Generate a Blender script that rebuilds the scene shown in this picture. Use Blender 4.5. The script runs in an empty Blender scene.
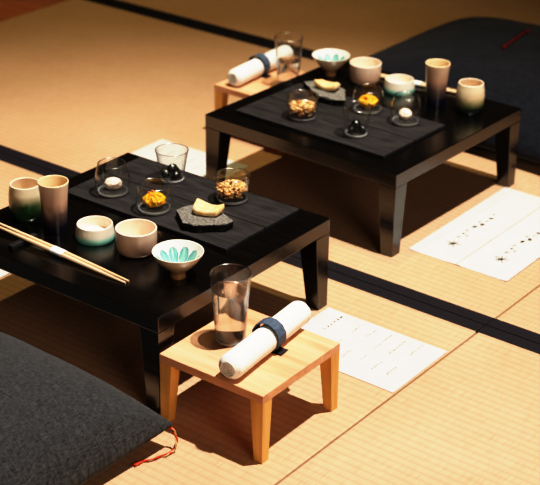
import bpy, bmesh, math, random
from mathutils import Vector, Matrix, noise
PI = math.pi
rng = random.Random(7)
scene = bpy.context.scene
COL = scene.collection

# ------------------------------------------------------------------ helpers
def link(o, parent=None):
    COL.objects.link(o)
    if parent is not None:
        o.parent = parent
    return o

def tag(o, label, cat, group=None, kind=None):
    o['label'] = label
    o['category'] = cat
    if group: o['group'] = group
    if kind: o['kind'] = kind
    return o

def empty(name, loc, rz=0.0):
    o = bpy.data.objects.new(name, None)
    o.empty_display_size = 0.03
    o.location = loc
    o.rotation_euler = (0, 0, rz)
    return link(o)

def obj(name, bm, mat, parent=None, smooth=False, loc=None, rz=None, angle=None):
    me = bpy.data.meshes.new(name)
    bmesh.ops.recalc_face_normals(bm, faces=bm.faces[:])
    bm.to_mesh(me); bm.free()
    if smooth:
        for p in me.polygons: p.use_smooth = True
        if angle: me.set_sharp_from_angle(angle=math.radians(angle))
    if mat is not None: me.materials.append(mat)
    o = bpy.data.objects.new(name, me)
    if loc is not None: o.location = loc
    if rz is not None: o.rotation_euler = (0, 0, rz)
    return link(o, parent)

def copy_tree(o, parent=None):
    c = o.copy()
    COL.objects.link(c)
    c.parent = parent
    for ch in list(o.children):
        copy_tree(ch, c)
    return c

def add_box(bm, x0, x1, y0, y1, z0, z1, bev=0.0, seg=2):
    t = bmesh.new()
    bmesh.ops.create_cube(t, size=1.0)
    for v in t.verts:
        v.co = Vector(((x0+x1)/2+v.co.x*(x1-x0), (y0+y1)/2+v.co.y*(y1-y0), (z0+z1)/2+v.co.z*(z1-z0)))
    if bev > 0:
        bmesh.ops.bevel(t, geom=t.edges[:], offset=bev, segments=seg, affect='EDGES', profile=0.6)
    merge(bm, t)

def merge(bm, t, mat=None):
    m = {}
    for v in t.verts:
        m[v] = bm.verts.new(v.co if mat is None else mat @ v.co)
    for f in t.faces:
        try: bm.faces.new([m[v] for v in f.verts])
        except ValueError: pass
    t.free()

def box(x0, x1, y0, y1, z0, z1, bev=0.0, seg=2):
    bm = bmesh.new(); add_box(bm, x0, x1, y0, y1, z0, z1, bev, seg); return bm

def lathe(profile, n=64, bm=None, center=(0, 0), wob=None):
    bm = bm or bmesh.new()
    rings = []
    for k, (r, z) in enumerate(profile):
        if r < 1e-6:
            rings.append([bm.verts.new((center[0], center[1], z))])
        else:
            ring = []
            for i in range(n):
                a = 2*PI*i/n
                rr = r*(1+(wob(a, z) if wob else 0))
                ring.append(bm.verts.new((center[0]+rr*math.cos(a), center[1]+rr*math.sin(a), z)))
            rings.append(ring)
    for a, b in zip(rings, rings[1:]):
        if len(a) == 1 and len(b) == 1: continue
        for i in range(n):
            j = (i+1) % n
            if len(a) == 1: bm.faces.new((a[0], b[i], b[j]))
            elif len(b) == 1: bm.faces.new((a[i], a[j], b[0]))
            else: bm.faces.new((a[i], a[j], b[j], b[i]))
    return bm

def smooth_profile(pts, sub=6):
    """Catmull-Rom through (r,z) points."""
    out = []
    P = [pts[0]]+list(pts)+[pts[-1]]
    for i in range(1, len(P)-2):
        p0, p1, p2, p3 = P[i-1], P[i], P[i+1], P[i+2]
        for k in range(sub):
            t = k/sub
            q = []
            for c in (0, 1):
                q.append(0.5*((2*p1[c])+(-p0[c]+p2[c])*t+(2*p0[c]-5*p1[c]+4*p2[c]-p3[c])*t*t+(-p0[c]+3*p1[c]-3*p2[c]+p3[c])*t**3))
            out.append((max(q[0], 0), q[1]))
    out.append(pts[-1])
    return out

def tube(bm, pts, radii, n=8, cap=True):
    pts = [Vector(p) for p in pts]
    if not isinstance(radii, (list, tuple)): radii = [radii]*len(pts)
    rings = []
    up = Vector((0, 0, 1))
    prev = None
    for i, p in enumerate(pts):
        d = (pts[min(i+1, len(pts)-1)]-pts[max(i-1, 0)]).normalized()
        if prev is None:
            a = d.cross(up)
            if a.length < 1e-3: a = d.cross(Vector((1, 0, 0)))
            a.normalize()
        else:
            a = (prev-d*prev.dot(d)).normalized()
        prev = a
        b = d.cross(a)
        rings.append([bm.verts.new(p+(a*math.cos(2*PI*k/n)+b*math.sin(2*PI*k/n))*radii[i]) for k in range(n)])
    for r0, r1 in zip(rings, rings[1:]):
        for k in range(n):
            bm.faces.new((r0[k], r0[(k+1) % n], r1[(k+1) % n], r1[k]))
    if cap:
        bm.faces.new(rings[0][::-1]); bm.faces.new(rings[-1])
    return bm

def blob(bm, c, r, seed=0, amp=0.25, freq=1.6, sub=3, squash=(1, 1, 1)):
    t = bmesh.new()
    bmesh.ops.create_icosphere(t, subdivisions=sub, radius=1.0)
    for v in t.verts:
        d = v.co.normalized()
        k = 1+amp*noise.noise(d*freq+Vector((seed*3.1, seed*1.7, seed*0.9)))+amp*0.4*noise.noise(d*freq*2.7+Vector((seed*2.1, 5, seed)))
        v.co = Vector((d.x*squash[0], d.y*squash[1], d.z*squash[2]))*k*r
    merge(bm, t, Matrix.Translation(c))

# ------------------------------------------------------------------ materials
def nt(name):
    m = bpy.data.materials.new(name); m.use_nodes = True
    t = m.node_tree; t.nodes.clear()
    out = t.nodes.new('ShaderNodeOutputMaterial')
    return m, t, out
def N(t, kind, **kw):
    n = t.nodes.new(kind)
    for k, v in kw.items():
        if k.startswith('i_'):
            key = k[2:]
            n.inputs[int(key) if key.isdigit() else key.replace('_', ' ')].default_value = v
        else: setattr(n, k, v)
    return n
def L(t, a, b): t.links.new(a, b)
def srgb(r, g, b):
    f = lambda c: (c/255/12.92 if c/255 <= .04045 else ((c/255+.055)/1.055)**2.4)
    return (f(r), f(g), f(b), 1)
def ramp(t, stops, interp='LINEAR'):
    n = t.nodes.new('ShaderNodeValToRGB')
    n.color_ramp.interpolation = interp
    e = n.color_ramp.elements
    while len(e) > 1: e.remove(e[-1])
    e[0].position = stops[0][0]; e[0].color = stops[0][1]
    for p, c in stops[1:]:
        x = e.new(p); x.color = c
    return n
def principled(t, out, rough=0.5, spec=0.5, color=None, coat=0.0):
    b = N(t, 'ShaderNodeBsdfPrincipled')
    b.inputs['Roughness'].default_value = rough
    b.inputs['Specular IOR Level'].default_value = spec
    if coat: b.inputs['Coat Weight'].default_value = coat; b.inputs['Coat Roughness'].default_value = 0.08
    if color: b.inputs['Base Color'].default_value = color
    L(t, b.outputs[0], out.inputs['Surface'])
    return b
def mapping(t, scale=(1, 1, 1), coord='Object', rot=(0, 0, 0)):
    c = N(t, 'ShaderNodeTexCoord'); mp = N(t, 'ShaderNodeMapping')
    mp.inputs['Scale'].default_value = scale; mp.inputs['Rotation'].default_value = rot
    L(t, c.outputs[coord], mp.inputs[0]); return mp.outputs[0]
def bump(t, b, h, strength=0.3, dist=0.001):
    n = N(t, 'ShaderNodeBump'); n.inputs['Strength'].default_value = strength; n.inputs['Distance'].default_value = dist
    L(t, h, n.inputs['Height']); L(t, n.outputs[0], b.inputs['Normal']); return n

def mat_noise(name, c0, c1, rough=0.5, scale=40, spec=0.5, stretch=(1, 1, 1), bmp=0.0, bdist=0.001, detail=4, coat=0.0, lo=.3, hi=.7):
    m, t, out = nt(name); b = principled(t, out, rough, spec, coat=coat)
    v = mapping(t, stretch)
    n = N(t, 'ShaderNodeTexNoise', i_Scale=scale, i_Detail=detail); L(t, v, n.inputs['Vector'])
    r = ramp(t, [(lo, c0), (hi, c1)]); L(t, n.outputs['Fac'], r.inputs[0]); L(t, r.outputs[0], b.inputs['Base Color'])
    if bmp: bump(t, b, n.outputs['Fac'], bmp, bdist)
    return m

def mat_tatami():
    m, t, out = nt('tatami_rush'); b = principled(t, out, 0.55, 0.25)
    # fine rushes run along Y, grooves along X every 15.5 mm, each row slightly offset
    v1 = mapping(t, (900, 26, 1)); n1 = N(t, 'ShaderNodeTexNoise', i_Scale=1.0, i_Detail=3); L(t, v1, n1.inputs['Vector'])
    v2 = mapping(t, (1, 1, 1)); n2 = N(t, 'ShaderNodeTexNoise', i_Scale=3.2, i_Detail=3); L(t, v2, n2.inputs['Vector'])
    v3 = mapping(t, (1, 1, 1))
    br = N(t, 'ShaderNodeTexBrick', i_Scale=1.0)
    br.inputs['Brick Width'].default_value = 0.031; br.inputs['Row Height'].default_value = 0.0155
    br.inputs['Mortar Size'].default_value = 0.0011; br.inputs['Mortar Smooth'].default_value = 1.0
    br.inputs['Color1'].default_value = (1, 1, 1, 1); br.inputs['Color2'].default_value = (.86, .86, .86, 1); br.inputs['Mortar'].default_value = (0, 0, 0, 1)
    L(t, v3, br.inputs['Vector'])
    wv = N(t, 'ShaderNodeTexWave', wave_type='BANDS', bands_direction='Y', i_Scale=2*PI/0.0155/20.0, i_Distortion=0.25); L(t, v3, wv.inputs['Vector'])
    wv.inputs['Detail'].default_value = 1.0; wv.inputs['Detail Scale'].default_value = 6
    r = ramp(t, [(0.15, srgb(188, 148, 112)), (0.5, srgb(206, 169, 139)), (0.85, srgb(214, 180, 152))]); L(t, n1.outputs['Fac'], r.inputs[0])
    r2 = ramp(t, [(0.3, srgb(243, 240, 234)), (0.7, srgb(255, 255, 255))]); L(t, n2.outputs['Fac'], r2.inputs[0])
    mx = N(t, 'ShaderNodeMix', data_type='RGBA', blend_type='MULTIPLY'); mx.inputs['Factor'].default_value = 1
    L(t, r.outputs[0], mx.inputs[6]); L(t, r2.outputs[0], mx.inputs[7])
    r3 = ramp(t, [(0.0, (.74, .73, .71, 1)), (0.55, (1, 1, 1, 1))]); L(t, wv.outputs['Fac'], r3.inputs[0])
    mx2 = N(t, 'ShaderNodeMix', data_type='RGBA', blend_type='MULTIPLY'); mx2.inputs['Factor'].default_value = .30
    L(t, mx.outputs[2], mx2.inputs[6]); L(t, r3.outputs[0], mx2.inputs[7])
    mx3 = N(t, 'ShaderNodeMix', data_type='RGBA', blend_type='MULTIPLY'); mx3.inputs['Factor'].default_value = .09
    L(t, mx2.outputs[2], mx3.inputs[6]); L(t, br.outputs['Color'], mx3.inputs[7])
    L(t, mx3.outputs[2], b.inputs['Base Color'])
    ad = N(t, 'ShaderNodeMath', operation='MULTIPLY_ADD'); ad.inputs[1].default_value = 0.3
    L(t, n1.outputs['Fac'], ad.inputs[0]); L(t, wv.outputs['Fac'], ad.inputs[2])
    bump(t, b, ad.outputs[0], 0.2, 0.0010)
    return m

def mat_heri():
    m, t, out = nt('border_cloth'); b = principled(t, out, 0.8, 0.2)
    v = mapping(t, (1, 1, 1)); n = N(t, 'ShaderNodeTexNoise', i_Scale=700, i_Detail=2); L(t, v, n.inputs['Vector'])
    r = ramp(t, [(.3, srgb(22, 20, 24)), (.7, srgb(46, 42, 48))]); L(t, n.outputs['Fac'], r.inputs[0]); L(t, r.outputs[0], b.inputs['Base Color'])
    bump(t, b, n.outputs['Fac'], 0.3, 0.0006)
    return m

def mat_lacquer():
    m, t, out = nt('black_lacquer'); b = principled(t, out, 0.22, 0.5)
    b.inputs['IOR'].default_value = 2.0
    v = mapping(t, (2, 14, 14)); n = N(t, 'ShaderNodeTexNoise', i_Scale=9, i_Detail=4); L(t, v, n.inputs['Vector'])
    r = ramp(t, [(.3, (.0016, .0014, .0014, 1)), (.75, (.0028, .0024, .0023, 1))]); L(t, n.outputs['Fac'], r.inputs[0]); L(t, r.outputs[0], b.inputs['Base Color'])
    r2 = ramp(t, [(.3, (.17, .17, .17, 1)), (.75, (.27, .27, .27, 1))]); L(t, n.outputs['Fac'], r2.inputs[0]); L(t, r2.outputs[0], b.inputs['Roughness'])
    return m

def mat_wood(name, axis, cs, rough=0.5):
    m, t, out = nt(name); b = principled(t, out, rough, 0.35)
    sc = {'X': (2.2, 26, 26), 'Y': (26, 2.2, 26), 'Z': (30, 30, 2.6)}[axis]
    v = mapping(t, sc)
    n0 = N(t, 'ShaderNodeTexNoise', i_Scale=1.4, i_Detail=2); L(t, v, n0.inputs['Vector'])
    n = N(t, 'ShaderNodeTexNoise', i_Scale=3.6, i_Detail=6, i_Roughness=.62); L(t, v, n.inputs['Vector'])
    n.inputs['Distortion'].default_value = 0.6
    ad = N(t, 'ShaderNodeMath', operation='MULTIPLY_ADD'); ad.inputs[1].default_value = .5
    mu = N(t, 'ShaderNodeMath', operation='MULTIPLY'); mu.inputs[1].default_value = .5
    L(t, n0.outputs['Fac'], mu.inputs[0]); L(t, n.outputs['Fac'], ad.inputs[0]); L(t, mu.outputs[0], ad.inputs[2])
    r = ramp(t, [(.32, cs[0]), (.5, cs[1]), (.68, cs[2])]); L(t, ad.outputs[0], r.inputs[0]); L(t, r.outputs[0], b.inputs['Base Color'])
    bump(t, b, ad.outputs[0], .12, .0006)
    return m

def mat_zramp(name, stops, zmax, rough=0.35, spot=None, coat=0.25, inside=None):
    """glazed ceramic whose colour runs with height on the outside; object origin at the foot."""
    m, t, out = nt(name); b = principled(t, out, rough, 0.5, coat=coat)
    c = N(t, 'ShaderNodeTexCoord'); s = N(t, 'ShaderNodeSeparateXYZ'); L(t, c.outputs['Object'], s.inputs[0])
    n = N(t, 'ShaderNodeTexNoise', i_Scale=55, i_Detail=3); L(t, c.outputs['Object'], n.inputs['Vector'])
    d = N(t, 'ShaderNodeMath', operation='DIVIDE'); d.inputs[1].default_value = zmax; L(t, s.outputs['Z'], d.inputs[0])
    a = N(t, 'ShaderNodeMath', operation='MULTIPLY_ADD'); a.inputs[1].default_value = 0.14; L(t, n.outputs['Fac'], a.inputs[0])
    sb = N(t, 'ShaderNodeMath', operation='SUBTRACT'); sb.inputs[1].default_value = 0.07; L(t, d.outputs[0], sb.inputs[0]); L(t, sb.outputs[0], a.inputs[2])
    r = ramp(t, stops); L(t, a.outputs[0], r.inputs[0])
    colr = r.outputs[0]
    if spot:   # green glaze pool running up one side: (direction xy, colour, height)
        (dx, dy), colc, hz = spot
        dot = N(t, 'ShaderNodeVectorMath', operation='DOT_PRODUCT'); dot.inputs[1].default_value = (dx/0.03, dy/0.03, 0)
        L(t, c.outputs['Object'], dot.inputs[0])
        mr = N(t, 'ShaderNodeMapRange'); mr.inputs[1].default_value = .2; mr.inputs[2].default_value = .95; L(t, dot.outputs['Value'], mr.inputs[0])
        mz = N(t, 'ShaderNodeMapRange'); mz.inputs[1].default_value = hz; mz.inputs[2].default_value = hz-.3; L(t, a.outputs[0], mz.inputs[0])
        mm = N(t, 'ShaderNodeMath', operation='MULTIPLY'); L(t, mr.outputs[0], mm.inputs[0]); L(t, mz.outputs[0], mm.inputs[1])
        mx = N(t, 'ShaderNodeMix', data_type='RGBA'); L(t, mm.outputs[0], mx.inputs['Factor']); L(t, colr, mx.inputs[6]); mx.inputs[7].default_value = colc
        colr = mx.outputs[2]
    if inside is not None:   # vertex mask: inner wall keeps one glaze
        at = N(t, 'ShaderNodeAttribute', attribute_name='inner'); 
        mx = N(t, 'ShaderNodeMix', data_type='RGBA'); L(t, at.outputs['Fac'], mx.inputs['Factor']); L(t, colr, mx.inputs[6]); mx.inputs[7].default_value = inside
        colr = mx.outputs[2]
    L(t, colr, b.inputs['Base Color'])
    bump(t, b, n.outputs['Fac'], .08, .0008)
    return m

def mat_vcol(name, rough=.3):
    m, t, out = nt(name); b = principled(t, out, rough, .5, coat=.3)
    at = N(t, 'ShaderNodeAttribute', attribute_name='glaze')
    n = N(t, 'ShaderNodeTexNoise', i_Scale=90, i_Detail=2); c = N(t, 'ShaderNodeTexCoord'); L(t, c.outputs['Object'], n.inputs['Vector'])
    r = ramp(t, [(.3, (.88, .88, .88, 1)), (.7, (1, 1, 1, 1))]); L(t, n.outputs['Fac'], r.inputs[0])
    mx = N(t, 'ShaderNodeMix', data_type='RGBA', blend_type='MULTIPLY'); mx.inputs['Factor'].default_value = 1
    L(t, at.outputs['Color'], mx.inputs[6]); L(t, r.outputs[0], mx.inputs[7]); L(t, mx.outputs[2], b.inputs['Base Color'])
    return m

def mat_thin_glass(name, base, edge, power, soft):
    """clear wall: mirror-sharp reflection growing to the silhouette plus a little soft sheen."""
    m, t, out = nt(name)
    tr = N(t, 'ShaderNodeBsdfTransparent'); tr.inputs[0].default_value = (.99, .99, .985, 1)
    gl = N(t, 'ShaderNodeBsdfGlossy'); gl.inputs['Roughness'].default_value = .015
    g2 = N(t, 'ShaderNodeBsdfGlossy'); g2.inputs['Roughness'].default_value = .22
    mg = N(t, 'ShaderNodeMixShader'); mg.inputs[0].default_value = soft; L(t, gl.outputs[0], mg.inputs[1]); L(t, g2.outputs[0], mg.inputs[2])
    ge = N(t, 'ShaderNodeNewGeometry'); dp = N(t, 'ShaderNodeVectorMath', operation='DOT_PRODUCT')
    L(t, ge.outputs['Normal'], dp.inputs[0]); L(t, ge.outputs['Incoming'], dp.inputs[1])
    ab = N(t, 'ShaderNodeMath', operation='ABSOLUTE'); L(t, dp.outputs['Value'], ab.inputs[0])
    iv = N(t, 'ShaderNodeMath', operation='SUBTRACT'); iv.inputs[0].default_value = 1.0; L(t, ab.outputs[0], iv.inputs[1])
    pw = N(t, 'ShaderNodeMath', operation='POWER'); pw.inputs[1].default_value = power; L(t, iv.outputs[0], pw.inputs[0])
    mu = N(t, 'ShaderNodeMath', operation='MULTIPLY_ADD'); mu.inputs[1].default_value = edge; mu.inputs[2].default_value = base; L(t, pw.outputs[0], mu.inputs[0])
    mx = N(t, 'ShaderNodeMixShader'); L(t, mu.outputs[0], mx.inputs[0]); L(t, tr.outputs[0], mx.inputs[1]); L(t, mg.outputs[0], mx.inputs[2])
    L(t, mx.outputs[0], out.inputs['Surface'])
    return m
def mat_glass(name, ior, col=(1, 1, 1, 1), rough=0.0, glint=0.0, clear=0.0):
    m, t, out = nt(name)
    g = N(t, 'ShaderNodeBsdfGlass'); g.inputs['IOR'].default_value = ior; g.inputs['Roughness'].default_value = rough; g.inputs['Color'].default_value = col
    top = g.outputs[0]
    for kind, fac in (('ShaderNodeBsdfDiffuse', glint), ('ShaderNodeBsdfTransparent', clear)):
        if fac:
            d = N(t, kind); d.inputs[0].default_value = (.95, .96, .98, 1)
            mx = N(t, 'ShaderNodeMixShader'); mx.inputs[0].default_value = fac
            L(t, top, mx.inputs[1]); L(t, d.outputs[0], mx.inputs[2]); top = mx.outputs[0]
    L(t, top, out.inputs['Surface'])
    return m

def mat_fabric(name, c0, c1, scale=1.0, rough=.95):
    m, t, out = nt(name); b = principled(t, out, rough, .15)
    b.inputs['Sheen Weight'].default_value = .15; b.inputs['Sheen Roughness'].default_value = .5
    va = mapping(t, (620*scale, 55*scale, 60)); vb = mapping(t, (55*scale, 620*scale, 60))
    na = N(t, 'ShaderNodeTexNoise', i_Scale=1, i_Detail=2); nb = N(t, 'ShaderNodeTexNoise', i_Scale=1, i_Detail=2)
    L(t, va, na.inputs['Vector']); L(t, vb, nb.inputs['Vector'])
    ad = N(t, 'ShaderNodeMath', operation='ADD'); L(t, na.outputs['Fac'], ad.inputs[0]); L(t, nb.outputs['Fac'], ad.inputs[1])
    hf = N(t, 'ShaderNodeMath', operation='MULTIPLY'); hf.inputs[1].default_value = .5; L(t, ad.outputs[0], hf.inputs[0])
    r = ramp(t, [(.38, c0), (.66, c1)]); L(t, hf.outputs[0], r.inputs[0]); L(t, r.outputs[0], b.inputs['Base Color'])
    bump(t, b, hf.outputs[0], .5, .0012)
    return m

def mat_stone(name, c0, c1, *a, **k):
    """speckled stone colour, multiplied darker as faces turn away from straight up."""
    m = mat_noise(name, c0, c1, *a, **k); t = m.node_tree
    b = [n for n in t.nodes if n.type == 'BSDF_PRINCIPLED'][0]
    src = b.inputs['Base Color'].links[0].from_socket
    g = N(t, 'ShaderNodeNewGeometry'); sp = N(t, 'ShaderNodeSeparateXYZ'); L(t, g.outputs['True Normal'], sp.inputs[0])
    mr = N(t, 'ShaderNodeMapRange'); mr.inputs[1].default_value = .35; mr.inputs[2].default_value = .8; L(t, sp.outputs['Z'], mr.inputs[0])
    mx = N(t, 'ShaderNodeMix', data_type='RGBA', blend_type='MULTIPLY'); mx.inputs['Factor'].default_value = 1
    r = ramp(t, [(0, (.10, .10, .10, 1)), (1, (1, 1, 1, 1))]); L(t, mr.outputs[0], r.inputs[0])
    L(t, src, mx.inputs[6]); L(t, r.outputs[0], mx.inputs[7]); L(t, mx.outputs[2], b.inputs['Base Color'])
    return m

M = {}
M['tatami'] = mat_tatami()
M['heri'] = mat_heri()
M['floorwood'] = mat_noise('dark_floor_wood', srgb(176, 108, 78), srgb(208, 134, 98), .45, 6, stretch=(1, 12, 1))
M['lacquer'] = mat_lacquer()
oak = [srgb(196, 142, 104), srgb(218, 168, 132), srgb(228, 182, 150)]
M['oakX'] = mat_wood('oak_along_top', 'X', oak)
M['oakZ'] = mat_wood('oak_along_leg', 'Z', [srgb(206, 150, 84), srgb(228, 178, 108), srgb(238, 194, 126)])
M['board'] = mat_noise('charred_board', srgb(30, 28, 30), srgb(56, 53, 55), .62, 14, .35, (1.5, 9, 9), .25, .0008, 6)
M['thin_glass'] = mat_thin_glass('clear_thin_glass', .05, .95, 2.9, .22)
M['rim_glass'] = mat_thin_glass('bright_rim_glass', .45, .5, 2.0, .7)
M['glint_glass'] = mat_glass('base_glint_glass', 1.48, (1, 1, 1, 1), .12, .35)  # white diffuse share paints a bright highlight ring at the base
M['base_glass'] = mat_glass('thick_base_glass', 1.48, (1, 1, 1, 1), .03, .05, .4)  # small diffuse white share stands in for highlights inside the base
M['water'] = mat_glass('clear_water', 1.333, (1, 1, 1, 1), 0, 0, .08)
M['paper'] = mat_noise('menu_paper', srgb(198, 193, 189), srgb(208, 203, 199), .8, 20, .2)
M['ink'] = mat_noise('black_ink', srgb(58, 55, 54), srgb(76, 73, 72), .7, 80)
M['ink_pale'] = mat_noise('pale_ink', srgb(70, 66, 64), srgb(96, 92, 90), .7, 80)
M['ink_grey'] = mat_noise('grey_ink', srgb(170, 162, 156), srgb(196, 190, 184), .7, 80)
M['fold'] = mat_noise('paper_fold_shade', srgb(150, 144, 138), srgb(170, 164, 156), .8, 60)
M['towel'] = mat_noise('white_terry_towel', srgb(236, 232, 224), srgb(248, 246, 241), .95, 420, .1, (1, 1, 1), .5, .0012, 3)
M['navy'] = mat_noise('navy_band_cloth', srgb(64, 76, 94), srgb(94, 108, 128), .65, 300, .3, (1, 1, 1), .2, .0005)
M['navytab'] = mat_noise('dark_tab_cloth', srgb(14, 14, 18), srgb(26, 26, 32), .7, 200)
M['stone'] = mat_stone('speckled_stone', srgb(84, 81, 78), srgb(140, 136, 130), .85, 380, .3, (1, 1, 1), .8, .0015, 6, lo=.36, hi=.64)
M['black_bean'] = mat_noise('glossy_black_bean', srgb(9, 7, 8), srgb(14, 11, 12), .2, 20, 1.0)
M['yellow'] = mat_noise('yellow_mash', srgb(232, 140, 14), srgb(250, 200, 40), .5, 260, .5, (1, 1, 1), .8, .002, 5)
M['orange_bit'] = mat_noise('orange_garnish', srgb(206, 84, 22), srgb(238, 134, 52), .5, 300)
M['pink'] = mat_noise('pale_pink_morsel', srgb(236, 206, 186), srgb(250, 234, 220), .6, 180, .4, (1, 1, 1), .5, .0015, 4)
M['flake'] = mat_noise('toasted_flakes', srgb(206, 140, 78), srgb(246, 214, 160), .6, 130, .3, (1, 1, 1), .4, .001, 3)
M['tofu'] = mat_noise('fried_tofu', srgb(222, 176, 112), srgb(240, 214, 170), .6, 110, .4, (1, 1, 1), .6, .0015, 5)
M['chop'] = mat_wood('pale_cedar', 'X', [srgb(220, 178, 138), srgb(236, 200, 164), srgb(242, 212, 180)], .5)
M['band_paper'] = mat_noise('white_band_paper', srgb(240, 238, 234), srgb(250, 249, 246), .8, 60)
M['rest'] = mat_noise('dark_rest', srgb(30, 29, 31), srgb(46, 45, 48), .4, 60)
M['cushion'] = mat_fabric('charcoal_weave', srgb(30, 31, 33), srgb(80, 81, 84), 2.2)
M['cushion_navy'] = mat_fabric('indigo_weave', srgb(20, 21, 28), srgb(38, 41, 52))
M['red_thread'] = mat_noise('red_thread', srgb(170, 40, 22), srgb(214, 84, 52), .8, 400, .2)
M['dark_thread'] = mat_noise('dark_red_thread', srgb(96, 20, 20), srgb(136, 34, 30), .8, 400, .2)
M['pale_thread'] = mat_noise('pale_thread', srgb(190, 160, 110), srgb(226, 200, 150), .8, 400, .2)
cream = srgb(240, 222, 192)
M['round_cup'] = mat_zramp('cream_green_glaze', [(0, srgb(22, 36, 32)), (.22, srgb(40, 62, 46)), (.42, srgb(150, 150, 112)), (.62, srgb(226, 206, 172)), (1, srgb(238, 222, 192))], .0625, .3, spot=((.75, -.66), srgb(40, 84, 44), .78), inside=srgb(243, 222, 198))
M['tall_cup'] = mat_zramp('sand_to_navy_glaze', [(0, srgb(14, 15, 26)), (.16, srgb(24, 26, 46)), (.42, srgb(112, 92, 88)), (.62, srgb(196, 160, 138)), (1, srgb(232, 206, 182))], .09, .25, inside=srgb(244, 216, 176))
M['low_bowl'] = mat_zramp('cream_teal_glaze', [(0, srgb(84, 156, 144)), (.18, srgb(122, 192, 178)), (.36, srgb(184, 218, 204)), (.5, srgb(238, 230, 212)), (1, srgb(246, 234, 214))], .027, .35, inside=srgb(246, 230, 214))
M['beige_cup'] = mat_zramp('warm_beige_glaze', [(0, srgb(176, 140, 120)), (.3, srgb(210, 174, 152)), (1, srgb(240, 216, 196))], .0435, .3, inside=srgb(246, 226, 208))
M['flower'] = mat_vcol('petal_glaze_foot_shade', .28)

# ------------------------------------------------------------------ setting
floor = obj('floor', box(-6, 4, -4, 7, -.06, -.03), M['floorwood'])
floor['kind'] = 'structure'
SEAM = 0.347
def tatami(x0, x1, y0, y1):
    bm = box(x0+.0012, x1-.0012, y0+.0004, y1-.0004, -.03, 0, .0035, 2)
    t = obj('tatami_mat', bm, M['tatami'], floor)
    for (a, b) in ((y0+.0004, y0+.0302), (y1-.0302, y1-.0004)):
        bs = bmesh.new()
        # thin folded cloth with soft shoulders and a seam ridge
        prof = [(a, -.004), (a+.0006, .0006), (a+.004, .0011), (a+.013, .0012), (a+.0145, .0005), (a+.016, .0012), (b-.004, .0011), (b-.0006, .0006), (b, -.002)]
        n = 60
        rows = []
        for i in range(n+1):
            x = x0+.0005+(x1-x0-.001)*i/n
            rows.append([bs.verts.new((x, y, z)) for y, z in prof])
        for r0, r1 in zip(rows, rows[1:]):
            for k in range(len(prof)-1):
                bs.faces.new((r0[k], r0[k+1], r1[k+1], r1[k]))
        bs.faces.new(rows[0]); bs.faces.new(rows[-1][::-1])
        obj('border_strip', bs, M['heri'], t, True, angle=40)
for (x0, x1) in ((SEAM-1.857, SEAM), (SEAM, SEAM+1.857)):
    for (y0, y1) in ((-.627, .313), (.313, 1.2536), (1.2536, 2.194), (2.194, 3.134)):
        tatami(x0, x1, y0, y1)

# ------------------------------------------------------------------ low tables
LX, LY, H, AP = .4572, .4419, .1667, .0267
def taper_leg(sx, sy, hx, hy, top, bot, z1, bev, miter=0):
    """square post, plumb on its two outer faces, tapering on the inner two."""
    bm = bmesh.new()
    vs = []
    for z, w in ((0, bot), (z1, top)):
        xs = (sx*hx, sx*(hx-w)); ys = (sy*hy, sy*(hy-w))
        vs.append([bm.verts.new((xs[0], ys[0], z)), bm.verts.new((xs[1], ys[0], z)), bm.verts.new((xs[1], ys[1], z)), bm.verts.new((xs[0], ys[1], z))])
    a, b = vs
    bm.faces.new(a); bm.faces.new(b[::-1])
    for i in range(4): bm.faces.new((a[i], a[(i+1) % 4], b[(i+1) % 4], b[i]))
    bmesh.ops.bevel(bm, geom=bm.edges[:], offset=bev, segments=2, affect='EDGES', profile=.6)
    return bm
def low_table(loc, rz, label):
    t = tag(empty('low_table', loc, rz), label, 'table', 'black lacquered low tables')
    obj('tabletop', box(-LX/2, LX/2, -LY/2, LY/2, H-AP, H, .0013, 2), M['lacquer'], t)
    for sx in (-1, 1):
        for sy in (-1, 1):
            obj('leg', taper_leg(sx, sy, LX/2-.0003, LY/2-.0003, .038, .0255, H-AP, .001), M['lacquer'], t)
    return t
T1 = (-.1307, -.0225, 0); A1 = math.radians(.45)
T2 = (-.1410, .6511, 0); A2 = math.radians(-1.43)
low_table(T1, A1, 'nearer of the two black lacquered low tables, with the oak stand at its corner')
low_table(T2, A2, 'farther of the two black lacquered low tables, beside the folded menu sheet with brush lettering')
def on1(x, y, z=0): return (x, y, z)
ZT = H

# dark boards on the tables
BT = .0055
def board(name_loc, rz, w, d, label, seed):
    bm = box(-w/2, w/2, -d/2, d/2, 0, BT, .0008, 2)
    o = obj('serving_board', bm, M['board'], None, False, name_loc, rz)
    return tag(o, label, 'board', 'charcoal serving boards')
board((-.140, .1405, ZT), A1, .360, .0935, 'charcoal serving board along the back edge of the nearer black table, under the flake glass', 1)
board((-.140, .0405, ZT), A1, .360, .1030, 'charcoal serving board on the nearer black table, under the grey stone slab', 2)
def t2p(u, v): 
    return (T2[0]+math.cos(A2)*u-math.sin(A2)*v, T2[1]+math.sin(A2)*u+math.cos(A2)*v)
x, y = t2p(-.011, -.1235); board((x, y, ZT), A2, .358, .1030, 'charcoal serving board at the near edge of the farther black table, under black bean glass', 3)
x, y = t2p(-.011, -.0185); board((x, y, ZT), A2, .358, .1030, 'charcoal serving board on the farther black table, under the yellow dish and stone', 4)
ZB = ZT+BT

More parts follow.
